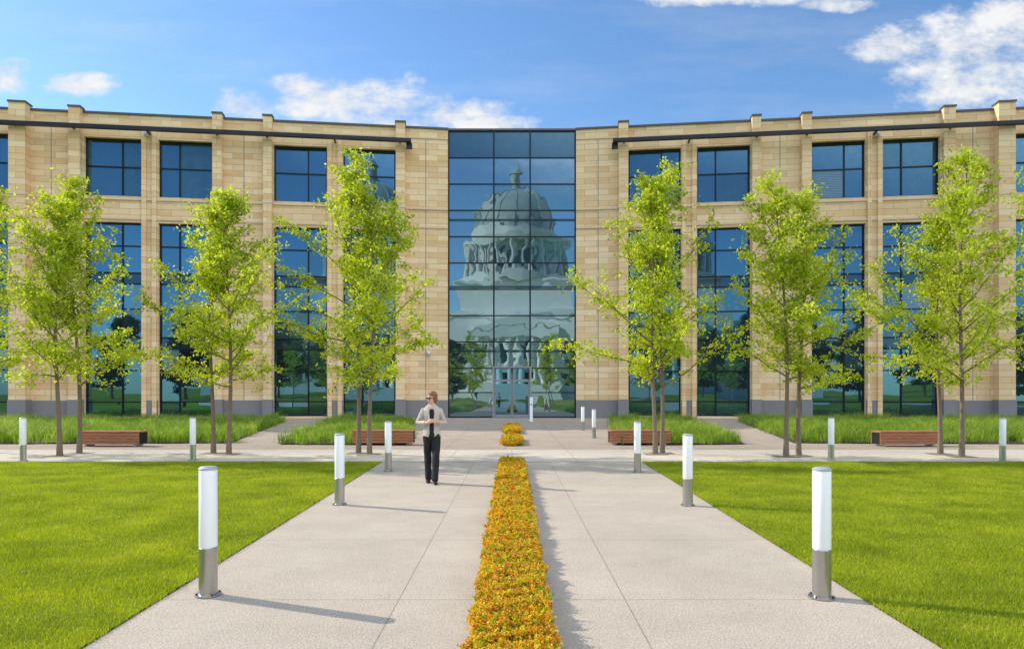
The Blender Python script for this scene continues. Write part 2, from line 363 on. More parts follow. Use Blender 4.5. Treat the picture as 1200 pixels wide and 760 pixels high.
# ------------------------------------------------------------------ hedges
def hedge(y0, y1, label, n, hw=.255, hh=.14, ls=.0205):
    rt = thing('flower_hedge', label, 'hedge', (0, y0, 0), 0, 'orange and yellow hedge strips down the middle of the walk')
    r = np.random.default_rng(int(y0*10)); L = y1-y0
    ph = r.uniform(0, 6, 8)
    def shape(u, th):   # u along, th 0..pi across
        w = hw*(1+.07*np.sin(u*7.3+ph[0]+np.sign(th-PI/2)*1.2)+.06*np.sin(u*17+ph[1]+th)+.05*np.sin(u*41+th*3))
        h = hh*(1+.08*np.sin(u*6.1+ph[2])+.07*np.sin(u*13+ph[3]+th*2)+.10*np.sin(u*33+th*4))
        e = np.clip(np.minimum(u, L-u)/.25, 0.05, 1)**.5
        return np.sign(np.cos(th))*np.abs(np.cos(th))**.8*w*e, h*e*np.sin(th)**.35
    bias = r.random(n)
    u = (bias**1.6)*L if y0 < 10 else bias*L
    th = r.uniform(.02, PI-.02, n)
    X_, Z_ = shape(u, th); k = 1-np.abs(r.normal(0, .12, n))+r.random(n)*.12
    ns = int(L*190); su = r.random(ns)**(1.3 if y0 < 10 else 1)*L; sth = r.uniform(.1, PI-.1, ns); si = r.integers(0, ns, n); onshoot = r.random(n) < .36
    fr = r.random(n)
    SX, SZ = shape(su, sth); sl_ = r.uniform(.015, .065, ns); sdx = r.normal(0, .4, ns)+np.cos(sth)*.5
    C_ = np.stack([X_*k, u, Z_*k+.015], 1)
    CS = np.stack([SX[si]+sdx[si]*sl_[si]*fr, su[si]+r.normal(0, .008, n), SZ[si]+sl_[si]*fr], 1)+r.normal(0, .008, (n, 3))
    C_[onshoot] = CS[onshoot]
    u = np.where(onshoot, su[si], u)
    rv = np.where(onshoot, np.clip(r.random(ns)[si]*.8+.2*r.random(n), 0, 1), r.random(n))
    a = r.normal(0, 1, (n, 3)); a[:, 2] += .4; a /= np.linalg.norm(a, axis=1)[:, None]
    b = np.cross(a, r.normal(0, 1, (n, 3))); b /= np.linalg.norm(b, axis=1)[:, None]
    s = ls*r.uniform(.6, 1.35, (n, 1))*(1+np.clip((u[:, None]+y0-6)/20, 0, .8))
    v = np.stack([C_-a*s*.5, C_+b*s*.27, C_+a*s*.5, C_-b*s*.27], 1).reshape(-1, 3)
    npmesh('foliage', v, 4, MAT['hedge'], rt, rv)
    bm = bmesh.new(); m = int(L*12)+2; K = 12; rows = []
    for i in range(m):
        uu = L*i/(m-1); row = []
        for j in range(K):
            th_ = PI*j/(K-1); xx, zz = shape(np.float64(uu), np.float64(th_)); row.append(bm.verts.new((float(xx)*.80, uu, max(0, float(zz)*.70)+.004)))
        rows.append(row)
    for A, B in zip(rows, rows[1:]):
        for j in range(K-1): bm.faces.new((A[j], A[j+1], B[j+1], B[j]))
    fin('stems', bm, MAT['hedge_in'], rt, True)
hedge(3.6, 17.4, 'long hedge strip of orange and yellow leaves in the foreground centre of the path', 260000)
hedge(22.8, 26.2, 'short orange hedge strip just beyond the long foreground hedge', 16000, .32, .17, .034)
hedge(29.3, 35.5, 'farthest small hedge strip of orange leaves, closest to the glass doors', 18000, .34, .17, .038)

# ------------------------------------------------------------------ office building
TA = .13; AL = math.atan(TA); CA, SA = math.cos(AL), math.sin(AL); DB = 49.0
def s_of(off):                                   # facade position from measured offset
    k = off/F; d = DB/(1+TA*k); return k*d/CA
def wp(side, s, o, z): return (side*(s*CA-o*SA), DB-s*SA-o*CA, z)
def wbox(bm, side, s0, s1, o0, o1, z0, z1):
    v = [bm.verts.new(wp(side, s, o, z)) for (s, o, z) in [(s0,o1,z0),(s1,o1,z0),(s1,o0,z0),(s0,o0,z0),(s0,o1,z1),(s1,o1,z1),(s1,o0,z1),(s0,o0,z1)]]
    for f in [(0,3,2,1),(4,5,6,7),(0,1,5,4),(1,2,6,5),(2,3,7,6),(3,0,4,7)]: bm.faces.new([v[i] for i in f])
def wfin(name, side, boxes, mat, parent):
    bm = bmesh.new()
    for b in boxes: wbox(bm, side, *b)
    return fin(name, bm, mat, parent)
bld = thing('office_building', 'tan stone office building of two angled wings with a tall glass centre', 'building', (0, 0, 0))
bays = [(136.5,198),(217,279.5),(349.5,414.5),(434.5,501.5),(584,652),(674,744)]
TOP = 19.22
pils = [(125,136,.46,TOP+.2),(280,290,.46,TOP+.2),(338,349,.46,TOP+.2),(502.5,516,.46,TOP+.2),(564,583.5,.66,TOP+.25),(745,760,.66,TOP+.25)]
LZ = (.15, 12.45); UZ = (14.1, 17.75); SG = s_of(75); SE = s_of(775)
def window(side, sa, sb, z0, z1, vf, hs, span):
    bm = bmesh.new(); fw = .09
    wbox(bm, side, sa, sa+fw, -.46, -.26, z0, z1); wbox(bm, side, sb-fw, sb, -.46, -.26, z0, z1)
    wbox(bm, side, sa+fw, sb-fw, -.46, -.26, z0, z0+fw); wbox(bm, side, sa+fw, sb-fw, -.46, -.26, z1-fw, z1)
    vs = sa+(sb-sa)*vf
    wbox(bm, side, vs-.045, vs+.045, -.44, -.28, z0+fw, z1-fw)
    for h in hs:
        wbox(bm, side, sa+fw, vs-.045, -.44, -.29, h-.04, h+.04); wbox(bm, side, vs+.045, sb-fw, -.44, -.29, h-.04, h+.04)
    w = fin('window', bm, MAT['frame'], bld)
    bm = bmesh.new(); zz = [z0+fw]+list(hs)+[z1-fw]
    for a, b in ((sa+fw, vs), (vs, sb-fw)):
        for q0, q1 in zip(zz, zz[1:]):
            if any(abs(q0-x) < .01 for x in span): continue
            e = [random.uniform(-.008, .008) for _ in range(3)]; e.append(e[0]+e[2]-e[1])
            bm.faces.new([bm.verts.new(wp(side, s, -.36+e[i], z)) for i, (s, z) in enumerate([(a,q0),(b,q0),(b,q1),(a,q1)])])
    p = fin('pane', bm, MAT['glass'], w)
    bay = random.random()*.5
    facernd(p, [random.choice((bay, bay+.1, bay+.25, random.random()))*(1. if side < 0 else .7)+(0 if side < 0 else .28) for _ in p.data.polygons])
    for x in span:
        nx = min(h for h in zz if h > x+.01)
        wfin('spandrel_panel', side, [(sa+fw, sb-fw, -.42, -.350, x, nx)], MAT['spandrel'], w)
for side in (-1, 1):
    cur = SG; solids = []; wb = []
    for a, b in bays:
        sa, sb = s_of(a), s_of(b); solids.append((cur, sa))
        for z0, z1 in ((0, LZ[0]), (LZ[1], UZ[0]), (UZ[1], TOP)): wb.append((sa, sb, -.5, 0, z0, z1))
        cur = sb
    solids.append((cur, SE))
    for a, b in solids: wb.append((a, b, -.5, 0, 0, TOP))
    wfin('wall', side, wb, MAT['stone'], bld)
    wfin('rear_block', side, [(4.9, SE, -24, -.5, 0, 18.9 if side < 0 else 18.904)], MAT['stone'], bld)
    for z0, z1, o in ((12.62, 12.76, .06), (13.84, 13.98, .08), (18.55, 18.66, .06)): wfin('string_course', side, [(SG+.002, SE-.002, -.02, o, z0, z1)], MAT['band'], bld)
    wfin('coping', side, [(SG-.03, SE+.05, -.55, .09, TOP, TOP+.12)], MAT['coping'], bld)
    for a, b in solids: wfin('granite_base', side, [(a+.003, b-.003, 0, .05, -.02, 1.2)], MAT['granite'], bld)
    for a, b, o, zt in pils:
        sa, sb = s_of(a), s_of(b)
        pl = wfin('pilaster', side, [(sa, sb, -.1, o, 0, zt)], MAT['stone'], bld)
        wfin('pilaster_cap', side, [(sa-.05, sb+.05, -.15, o+.06, zt, zt+.10)], MAT['coping'], pl)
        wfin('pilaster_base', side, [(sa-.04, sb+.04, 0, o+.05, -.03, 1.25)], MAT['granite'], pl)
        wfin('pilaster_band', side, [(sa-.03, sb+.03, 0, o+.04, 13.82, 14.0)], MAT['band'], pl)
    for a, b in ((199.2, 204), (211, 215.8), (416, 421), (428, 433.3)):
        wfin('window_pier', side, [(s_of(a), s_of(b), 0, .14, 0.02, 18.5)], MAT['stone'], bld)
    for i, (a, b) in enumerate(bays):
        sa, sb = s_of(a), s_of(b); vf = .64 if i % 2 == 0 else .36
        window(side, sa, sb, *UZ, vf, [16.0], [])
        window(side, sa, sb, *LZ, vf, [1.1, 3.1, 4.5, 5.2, 7.0, 8.6, 9.3, 11.0], [4.5, 8.6])
    sh = wfin('sunshade', side, [(s_of(118), SE, .75, 1.05, 17.98, 18.20)], MAT['dark'], bld)
    for off in (119, 131, 207, 285, 343, 424, 509, 574, 662):
        s = s_of(off); wfin('bracket', side, [(s-.05, s+.05, 0, .75, 18.02, 18.14)], MAT['dark'], sh)
    s = s_of(119); wfin('end_bracket', side, [(s-.12, s+.28, .55, .74, 17.63, 17.98)], MAT['dark'], sh)
    for off, z in ((98, 4.3), (427, 18.0), (205, 4.3)):
        bm = bmesh.new(); p = wp(side, s_of(off), .24, z)
        lathe(bm, [(0, -.2), (.10, -.18), (.15, -.05), (.15, .05), (.08, .16), (0, .18)], 16, p); fin('wall_lamp', bm, MAT['alu'], bld, True)
    for off in (101, 314, 540):
        s = s_of(off); wfin('expansion_joint', side, [(s-.02, s+.02, -.01, .008, 1.2, 18.5)], MAT['granite'], bld)
# glass centre
YG = 48.78; XG = SG*CA+.02
bm = bmesh.new(); box(bm, -5.2, 5.2, YG+.12, YG+20, 0, 19.0); fin('core_block', bm, MAT['stone'], bld)
zs = [TOP-1.765*i for i in range(10)]            # down to 3.33
bm = bmesh.new()
xv = [-XG+.04, -1.22, 1.22, XG-.04]
for x in xv: box(bm, x-.05, x+.05, YG-.10, YG+.06, 0, TOP)
for z in zs:
    for a, b in zip(xv, xv[1:]): box(bm, a+.05, b-.05, YG-.07, YG+.05, z-.035, z+.035)
for a, b in ((xv[0], xv[1]), (xv[2], xv[3])):
    for z in (.06, 1.7): box(bm, a+.05, b-.05, YG-.07, YG+.05, z-.035, z+.035)
cw = fin('curtain_wall_frame', bm, MAT['frame'], bld)
bm = bmesh.new(); zz = zs[1:]+[1.7, .02]
for a, b in zip(xv, xv[1:]):
    for z1, z0 in zip(zz, zz[1:]):
        if a == -1.22 and z0 < 3: continue
        tx, tz = random.uniform(-.0036, .0036), random.uniform(-.0018, .0018); cxm = (a+b)/2; czm = (z0+z1)/2
        bm.faces.new([bm.verts.new((x, YG+(x-cxm)*tx+(z-czm)*tz, z)) for x, z in ((a, z0), (b, z0), (b, z1), (a, z1))])
p = fin('pane', bm, MAT['cglass'], cw); facernd(p, [random.random() for _ in p.data.polygons])
bm = bmesh.new(); box(bm, -XG+.09, XG-.09, YG, YG+.05, zs[1]+.036, zs[0]-.036); fin('spandrel_panel', bm, MAT['topglass'], cw)
for z in (13.2, 8.7, 4.4):
    bm = bmesh.new(); box(bm, -XG+.10, XG-.10, YG-.020, YG-.014, z, z+.16); fin('floor_edge', bm, MAT['spandrel'], cw)
bm = bmesh.new(); box(bm, -XG-.02, XG+.02, YG-.14, YG+.4, TOP+.04, TOP+.17); fin('coping', bm, MAT['coping'], bld)
bm = bmesh.new(); box(bm, -1.30, -1.17, YG-.30, YG-.101, 0, 3.45); box(bm, 1.17, 1.30, YG-.30, YG-.101, 0, 3.45); box(bm, -1.17, 1.17, YG-.30, YG-.101, 3.35, 3.45); fin('door_surround', bm, MAT['doorm'], bld)
for sgn in (-1, 1):
    bm = bmesh.new(); x0, x1 = sorted((sgn*.02, sgn*1.16))
    for a, b, c, d in ((x0, x0+.07, 0.02, 2.5), (x1-.07, x1, .02, 2.5), (x0+.07, x1-.07, .02, .22), (x0+.07, x1-.07, 2.42, 2.5), (x0, x1, 2.51, 2.58), (x0, x1, 3.28, 3.34)):
        box(bm, a, b, YG-.20, YG-.10, c, d)
    dr = fin('door', bm, MAT['doorm'], bld)
    bm = bmesh.new(); box(bm, x0+.05, x1-.05, YG-.15, YG-.14, .2, 3.3); fin('pane', bm, MAT['glass'], dr)
    bm = bmesh.new(); tube(bm, [(sgn*.16, YG-.26, .9), (sgn*.16, YG-.26, 1.5)], [.018]*2, 8); box(bm, sgn*.16-.01, sgn*.16+.01, YG-.26, YG-.2, .95, .97); box(bm, sgn*.16-.01, sgn*.16+.01, YG-.26, YG-.2, 1.43, 1.45); fin('handle', bm, MAT['steel'], dr)

# ------------------------------------------------------------------ trees
def make_tree(x, y, h, cr, z0, seed, label, asym=0., lean=0., nleaf=1.15, group='young street trees in the plaza', mat='leaf', ls=.098, r0=.062, NL=27):
    r = random.Random(seed); rt = thing('locust_tree', label, 'tree', (x, y, 0), 0, group)
    bm = bmesh.new(); n = 13
    ph = r.uniform(0, 6); tp = []
    for i in range(n):
        f = i/(n-1); tp.append(Vector((lean*f*f*h*.1+.08*math.sin(f*5+ph)*f*2, .06*math.cos(f*4.3+ph)*f*2, f*h)))
    tube(bm, tp, [r0*(1.35 if i == 0 else 1)*(1-(i/(n-1))**1.1*.88) for i in range(n)], 9)
    def tr(z):
        f = min(max(z/h, 0), 1)*(n-1); i = min(int(f), n-2); return tp[i].lerp(tp[i+1], f-i)
    segs = []; ang = r.uniform(0, 6)
    for i in range(NL):
        f = (i+.3)/NL; z = z0*.92+(h*.975-z0*.92)*f**1.02+r.uniform(-.12, .12); ang += 2.4+r.uniform(-.6, .6)
        prof = (.72+f*1.4) if f < .2 else (1.0-.80*((f-.2)/.8)**1.05)
        L = cr*prof*r.choice([.5, .75, .95, 1.1, 1.25])*(1+asym*math.cos(ang))
        el = math.radians(16+f*46+r.uniform(-10, 14)); p0 = tr(z); pts = [p0]; m = 6; d = Vector((math.cos(ang)*math.cos(el), math.sin(ang)*math.cos(el), math.sin(el)))
        for k in range(m):
            d = (d+Vector((r.uniform(-.14, .14), r.uniform(-.14, .14), r.uniform(-.10, .17)))).normalized(); pts.append(pts[-1]+d*L*1.02/m)
        rr = .012+.016*(1-f)
        tube(bm, pts, [rr*(1-.8*k/m) for k in range(m+1)], 5)
        dens = r.choice((.6, .9, 1.1, 1.2))
        for k in range(1, m+1):
            segs.append((pts[k-1], pts[k], (.2 if k < 3 else .9)*dens))
            for _ in range(1 if k < 3 else 3):
                dd = (d*.6+Vector((r.gauss(0, 1), r.gauss(0, 1), r.gauss(-.05, .5))).normalized()).normalized(); l2 = r.uniform(.22, .72)*(.55+.45*prof)*(cr/1.6)
                q1 = pts[k]+dd*l2*.5+Vector((0, 0, .02)); q2 = q1+dd*l2*.5+Vector((0, 0, -.07))
                tube(bm, [pts[k], q1, q2], [.006, .004, .002], 3); segs += [(pts[k], q1, .9*dens), (q1, q2, 1.4*dens)]
    fin('trunk', bm, MAT['bark'], rt, True)
    rg = np.random.default_rng(seed+99); A = []
    for a, b, wgt in segs:
        L = (b-a).length*(1.5/cr) if cr > 3 else (b-a).length; c = int(wgt*L*38*nleaf*r.uniform(.3, 1.7))+1
        tt = rg.random((c, 1)); sp = .080*(cr/1.5 if cr > 3 else 1)
        A.append(np.array(a)[None]*(1-tt)+np.array(b)[None]*tt+rg.normal(0, sp, (c, 3))*np.array([1, 1, .7]))
    C_ = np.concatenate(A); m = len(C_)
    a = rg.normal(0, 1, (m, 3)); a[:, 2] -= .3; a /= np.linalg.norm(a, axis=1)[:, None]
    b = np.cross(a, rg.normal(0, 1, (m, 3))); b /= np.linalg.norm(b, axis=1)[:, None]
    s = ls*rg.uniform(.55, 1.35, (m, 1))
    v = np.stack([C_-a*s*.5, C_+b*s*.28+a*s*.05, C_+a*s*.5, C_-b*s*.28+a*s*.05], 1).reshape(-1, 3)
    npmesh('crown', v, 4, MAT[mat], rt, rg.random(m))
    return rt
TR = [(70,534,240,1.90,-.35,-.3,'outermost left trunk of the six slender green trees on the left side'),
      (93,531,212,1.95,.25,-.35,'tall slender green tree beside the far left bench, second trunk from the left'),
      (250,531,245,1.75,-.45,-.1,'thin green tree with sparse top, third trunk from the left'),
      (268,532,228,1.75,.35,.2,'green tree beside the small bollard behind the left lawn, fourth trunk from the left'),
      (420,531,188,2.05,-.30,-.2,'tallest left tree, in front of the left wing beside the bench near the woman'),
      (433,532,240,1.85,.40,.2,'shorter green tree just left of the walking woman, sixth trunk from the left'),
      (768,532,212,1.80,-.45,-.4,'green tree nearest the right side of the glass centre'),
      (776,531,202,1.85,.50,-.1,'green tree behind the bollard right of the path, second right of the glass'),
      (921,535,218,1.75,-.40,-.2,'third green tree right of the glass centre, left one of its pair'),
      (936,534,238,1.85,.35,.2,'fourth green tree right of the glass centre, beside the short bollard'),
      (1102,532,260,1.80,-.45,-.2,'green tree standing behind the far right bench, shorter of its pair'),
      (1127,535,178,2.05,.15,.15,'tallest right tree, farthest right whole tree beside the far right bench')]
for i, (px, by, ty, cr, asym, ln_, lab) in enumerate(TR):
    d = gd(by); x = gx(px, d); h = H+(460-ty)*d/F
    make_tree(x, d, h, cr, 2.0, 11+i*7, lab, asym, lean=ln_)
    sheet('tree_pit', [(x-.30, d-.30), (x+.30, d-.30), (x+.30, d+.30), (x-.30, d+.30)], .009+i*.0006, MAT['gravel'])
make_tree(-15.2, 20.6, 7.6, 1.9, 2.0, 301, 'green tree cut off by the left edge of the photo', .3)
make_tree(15.3, 20.6, 7.8, 1.9, 2.0, 302, 'green tree cut off by the right edge of the photo', -.3)
# large trees behind the viewer, seen in the glass
ft = None
ORD = ['nearest', 'second', 'third', 'fourth', 'fifth', 'sixth']
for k, (x, y, sc) in enumerate([(-12, -40, .9), (-20, -46, 1.05), (-28, -40, 1.), (-36, -46, 1.15), (-47, -42, 1.), (-60, -46, 1.1), (14, -42, .9), (22, -45, 1.1), (30, -40, 1.), (39, -46, 1.15), (50, -42, 1.), (64, -46, 1.1)]):
    lab = f'large dark tree reflected in the glass, {ORD[k % 6]} to the {"left" if x < 0 else "right"} of the walk'
    if ft is None:
        ft = make_tree(x, y, 13, 4.6, 2.0, 555, lab, group='large trees reflected in the windows', mat='leaf_far', ls=.36, nleaf=3.2, r0=.22, NL=34); ft.name = 'shade_tree'; ft.scale = (sc,)*3
    else:
        o = ft.copy(); COL.objects.link(o); o.location = (x, y, 0); o.rotation_euler[2] = k*1.3; o.scale = (sc,)*3; o['label'] = lab; o['group'] = 'large trees reflected in the windows'
        for c in list(ft.children): cc = c.copy(); COL.objects.link(cc); cc.parent = o

# ------------------------------------------------------------------ domed civic building behind the viewer (reflected)
dm = thing('domed_building', 'white domed civic building seen as a reflection in the glass centre', 'building', (1.0, -110, 0))
bm = bmesh.new(); box(bm, -42, 42, -14, 12, 0, 17); box(bm, -20, 20, -16, 15, 0, 22); box(bm, -42.5, 42.5, -14.5, 12.5, 17, 18); box(bm, -20.5, 20.5, -16.5, 15.5, 22, 23.2); box(bm, -15.5, 15.5, -17, 13, 23.2, 31); box(bm, -16, 16, -17.6, 13.6, 31, 32)
box(bm, -42.3, 42.3, -14.3, 12.3, 8.6, 9.2); box(bm, -20.4, 20.4, 12, 15.4, 8.6, 9.3); fin('wall', bm, MAT['white'], dm)
bm = bmesh.new(); lathe(bm, [(14.8, 32), (14.8, 34), (11.6, 34), (11.6, 43), (14.0, 43), (14.2, 44.4), (12.9, 44.5), (12.7, 47), (0, 47)], 48); dr_ = fin('drum', bm, MAT['drumm'], dm, True)
cme = None
for k in range(24):
    a = 2*PI*k/24
    if cme is None:
        bm = bmesh.new(); lathe(bm, [(.75, 34), (.6, 34.5), (.52, 42.3), (.8, 43)], 10); c0 = fin('column', bm, MAT['drumm'], dr_, True); cme = c0.data
    else: c0 = bpy.data.objects.new('column', cme); COL.objects.link(c0); c0.parent = dr_
    c0.location = (13.3*math.cos(a), 13.3*math.sin(a), 0)
wme = None
for k in range(24):
    a = 2*PI*(k+.5)/24
    if wme is None:
        bm = bmesh.new(); box(bm, -.6, .6, -.1, .1, 0, 6); w0 = fin('window', bm, MAT['winhole'], dr_); wme = w0.data
    else: w0 = bpy.data.objects.new('window', wme); COL.objects.link(w0); w0.parent = dr_
    w0.location = (11.62*math.cos(a), 11.62*math.sin(a), 35.3); w0.rotation_euler[2] = a+PI/2
bm = bmesh.new(); lathe(bm, [(12.0*math.cos(q), 47+12.5*math.sin(q)) for q in [i*PI/2/14 for i in range(14)]]+[(1.9, 59.3), (0, 59.4)], 48)
for k in range(16):
    a = 2*PI*k/16; tube(bm, [(12.12*math.cos(q)*math.cos(a), 12.12*math.cos(q)*math.sin(a), 47+12.62*math.sin(q)) for q in [i*PI/2/10 for i in range(10)]], [.25]*10, 6)
do = fin('dome', bm, MAT['domem'], dm, True)
bm = bmesh.new(); lathe(bm, [(2.6, 59), (2.6, 60), (1.7, 60.2), (1.7, 64), (2.2, 64.2), (1.0, 65.8), (.35, 66.4), (.45, 67), (0, 69.5)], 16); fin('lantern', bm, MAT['domem'], do, True)
wme = None
for row, (z0) in enumerate((3.0, 10.6)):
    for k in range(16):
        x = -40.7+k*5.43; yf = 15.02 if abs(x) < 20 else 12.02
        if wme is None:
            bm = bmesh.new(); box(bm, -1.1, 1.1, -.3, .02, 0, 4.2); w0 = fin('window', bm, MAT['winhole'], dm); wme = w0.data
        else: w0 = bpy.data.objects.new('window', wme); COL.objects.link(w0); w0.parent = dm
        w0.location = (x, yf, z0)
bm = bmesh.new(); box(bm, -11, 11, 15, 21, 0, 4); box(bm, -11, 11, 15.03, 21, 16.6, 18.6)
v = [bm.verts.new(p) for p in [(-11.6, 21.2, 18.6), (11.6, 21.2, 18.6), (0, 21.2, 22), (-11.6, 15.1, 18.6), (11.6, 15.1, 18.6), (0, 15.1, 22)]]
for f in [(0, 1, 2), (3, 5, 4), (0, 2, 5, 3), (1, 4, 5, 2), (0, 3, 4, 1)]: bm.faces.new([v[i] for i in f])
po = fin('portico', bm, MAT['white'], dm)
cme = None
for k in range(8):
    if cme is None:
        bm = bmesh.new(); lathe(bm, [(.95, 4), (.75, 4.6), (.62, 15.8), (.95, 16.6)], 14); c0 = fin('column', bm, MAT['white'], po, True); cme = c0.data
    else: c0 = bpy.data.objects.new('column', cme); COL.objects.link(c0); c0.parent = po
    c0.location = (-10+k*20/7, 20, 0)

# ------------------------------------------------------------------ bollards
def bollard0(label):
    rt = thing('bollard', label, 'bollard', (0, 0, 0), 0, 'lit steel bollards along the walks')
    bm = bmesh.new(); lathe(bm, [(0, 0), (.105, 0), (.105, .012), (.085, .018), (0, .018)], 32); fin('base_plate', bm, MAT['steel'], rt, True)
    bm = bmesh.new(); lathe(bm, [(0, .018), (.074, .018), (.074, .395), (.070, .40), (0, .40)], 32); fin('post', bm, MAT['steel'], rt, True)
    for k in range(4):
        bm = bmesh.new(); lathe(bm, [(0, 0), (.008, 0), (.008, .01), (0, .012)], 8, (.094*math.cos(k*PI/2+.7), .094*math.sin(k*PI/2+.7), .014)); fin('bolt', bm, MAT['dark'], rt)
    bm = bmesh.new(); lathe(bm, [(0, .401), (.071, .401), (.073, .41), (.073, 1.035), (.070, 1.04), (0, 1.04)], 32); fin('lens', bm, MAT['lens'], rt, True)
    bm = bmesh.new(); lathe(bm, [(0, 1.04), (.075, 1.04), (.076, 1.052), (.060, 1.066), (0, 1.070)], 32); fin('cap', bm, MAT['alu'], rt, True)
    return rt
BL = [(244,697,'largest white topped steel bollard on the left edge of the path'),
      (398,591,'second bollard on the left edge of the path, left of the woman'),
      (455,552,'third bollard up the left path edge, just behind the woman'),
      (963,700,'largest white topped steel bollard on the right edge of the path'),
      (806,592,'second bollard up the right edge of the path'),
      (747,553,'third bollard up the right edge, in front of the bench'),
      (27,540,'bollard at the far left end of the lawn border'),
      (226,539.5,'bollard at the back of the left lawn between two tree pairs'),
      (974,539.5,'bollard at the back of the right lawn between two tree pairs'),
      (1175,541,'bollard at the far right end of the lawn border'),
      (696,513,'small distant bollard on the right of the entrance walk'),
      (683,504,'more distant small bollard left of its neighbour on the right of the walk')]
b0 = None
for px, by, lab in BL:
    d = gd(by); x = gx(px, d)
    if b0 is None: b0 = bollard0(lab); o = b0
    else:
        o = b0.copy(); COL.objects.link(o); o['label'] = lab
        for c in list(b0.children): cc = c.copy(); COL.objects.link(cc); cc.parent = o
    o.location = (x, d, 0.004)
rt = thing('door_opener_post', 'slim white post standing right of the glass entrance doors', 'post', (gx(622.5, 42.5), 42.5, 0))
bm = bmesh.new(); bevbox(bm, -.09, .09, -.07, .07, 0, 1.42, .015); fin('post', bm, MAT['lens'], rt)
bm = bmesh.new(); bevbox(bm, -.05, .05, -.085, -.07, .95, 1.05, .004); fin('push_plate', bm, MAT['steel'], rt)

# ------------------------------------------------------------------ benches
def bench0(label):
    rt = thing('wooden_bench', label, 'bench', (0, 0, 0), 0, 'backless wooden benches by the trees')
    w = .98
    bm = bmesh.new()
    for k in range(6): bevbox(bm, -w, w, -.26+k*.088, -.26+k*.088+.078, .43, .475, .006)
    fin('seat', bm, MAT['wood'], rt)
    for sg, nm in ((-1, 'front_panel'), (1, 'rear_panel')):
        bm = bmesh.new(); y0, y1 = (-.262, -.235) if sg < 0 else (.235, .262)
        for k in range(4): bevbox(bm, -w+.005, w-.005, y0, y1, .065+k*.091, .065+k*.091+.08, .005)
        fin(nm, bm, MAT['wood'], rt)
    bm = bmesh.new(); box(bm, -w+.03, w-.03, -.225, .225, .06, .425); fin('frame', bm, MAT['dark'], rt)
    for sx_ in (-.8, .8):
        bm = bmesh.new(); box(bm, sx_-.04, sx_+.04, -.2, .2, 0, .06); fin('leg', bm, MAT['steel'], rt)
    return rt
BN = [(133.5,523,'wooden bench at the far left beneath the paired trees',-.06),(450,521.5,'wooden bench left of the woman, behind the third left bollard',-.02),
      (749,521.5,'wooden bench behind the third bollard right of the path',.02),(1061,523,'wooden bench at the far right beside the paired trees',.06)]
b0 = None
for px, by, lab, rz in BN:
    d = gd(by)+.3
    if b0 is None: b0 = bench0(lab); o = b0
    else:
        o = b0.copy(); COL.objects.link(o); o['label'] = lab
        for c in list(b0.children): cc = c.copy(); COL.objects.link(cc); cc.parent = o
    o.location = (gx(px, d), d, .004); o.rotation_euler[2] = rz

# ------------------------------------------------------------------ person
def ell(bm, c, r, M=None, n=18):
    mt = Matrix.Translation(c) @ Matrix.Diagonal((*r, 1))
    if M is not None: mt = M @ mt
    bmesh.ops.create_uvsphere(bm, u_segments=n, v_segments=n*2//3, radius=1, matrix=mt)
def loft(bm, pts, ref=(1, 0, 0), n=18, M=None, cap=.55):
    rings = []; P = [Vector(p[:3]) for p in pts]; ref = Vector(ref)
    full = []
    for i, p in enumerate(pts):
        tg = (P[min(i+1, len(P)-1)]-P[max(i-1, 0)]).normalized(); a = (ref-tg*ref.dot(tg)).normalized(); b = tg.cross(a)
        ra, rb = (p[3], p[3]) if len(p) == 4 else (p[3], p[4])
        if i == 0:
            m_ = min(ra, rb)
            for q in (.999, .75, .4): full.append((P[0]-tg*m_*cap*q, a, b, ra*math.sqrt(max(0, 1-q*q))+.0005, rb*math.sqrt(max(0, 1-q*q))+.0005))
        full.append((P[i], a, b, ra, rb))
        if i == len(P)-1:
            m_ = min(ra, rb)
            for q in (.4, .75, .999): full.append((P[i]+tg*m_*.55*q, a, b, ra*math.sqrt(max(0, 1-q*q))+.0005, rb*math.sqrt(max(0, 1-q*q))+.0005))
    for c, a, b, ra, rb in full:
        ring = []
        for k in range(n):
            v = c+a*ra*math.cos(2*PI*k/n)+b*rb*math.sin(2*PI*k/n)
            ring.append(bm.verts.new(M @ v if M is not None else v))
        rings.append(ring)
    for r0, r1 in zip(rings, rings[1:]):
        for k in range(n): bm.faces.new((r0[k], r0[(k+1) % n], r1[(k+1) % n], r1[k]))
    bm.faces.new(rings[0][::-1]); bm.faces.new(rings[-1])
def remeshed(name, bm, mat, parent, vox=.007, sm=4, fold=0., fs=(14, 14, 9)):
    bmesh.ops.recalc_face_normals(bm, faces=bm.faces)
    me = bpy.data.meshes.new('tmp'); bm.to_mesh(me); bm.free()
    o = bpy.data.objects.new('tmp', me); COL.objects.link(o)
    md = o.modifiers.new('r', 'REMESH'); md.mode = 'VOXEL'; md.voxel_size = vox; md.use_smooth_shade = True
    ms = o.modifiers.new('s', 'SMOOTH'); ms.factor = .5; ms.iterations = sm
    dg = bpy.context.evaluated_depsgraph_get(); dg.update()
    nm = bpy.data.meshes.new_from_object(o.evaluated_get(dg)); nm.name = name
    bpy.data.objects.remove(o); nm.materials.clear()
    if fold:
        co_ = [v.co.copy() for v in nm.vertices]; no_ = [v.normal.copy() for v in nm.vertices]; out = []
        for c, n_ in zip(co_, no_):
            q = Vector((c.x*fs[0], c.y*fs[1], c.z*fs[2])); out.extend(c+n_*fold*(1-2*abs(mnoise.noise(q))))
        nm.vertices.foreach_set('co', out); nm.update()
    nm.polygons.foreach_set('use_smooth', [True]*len(nm.polygons))
    return link(name, nm, mat, parent)
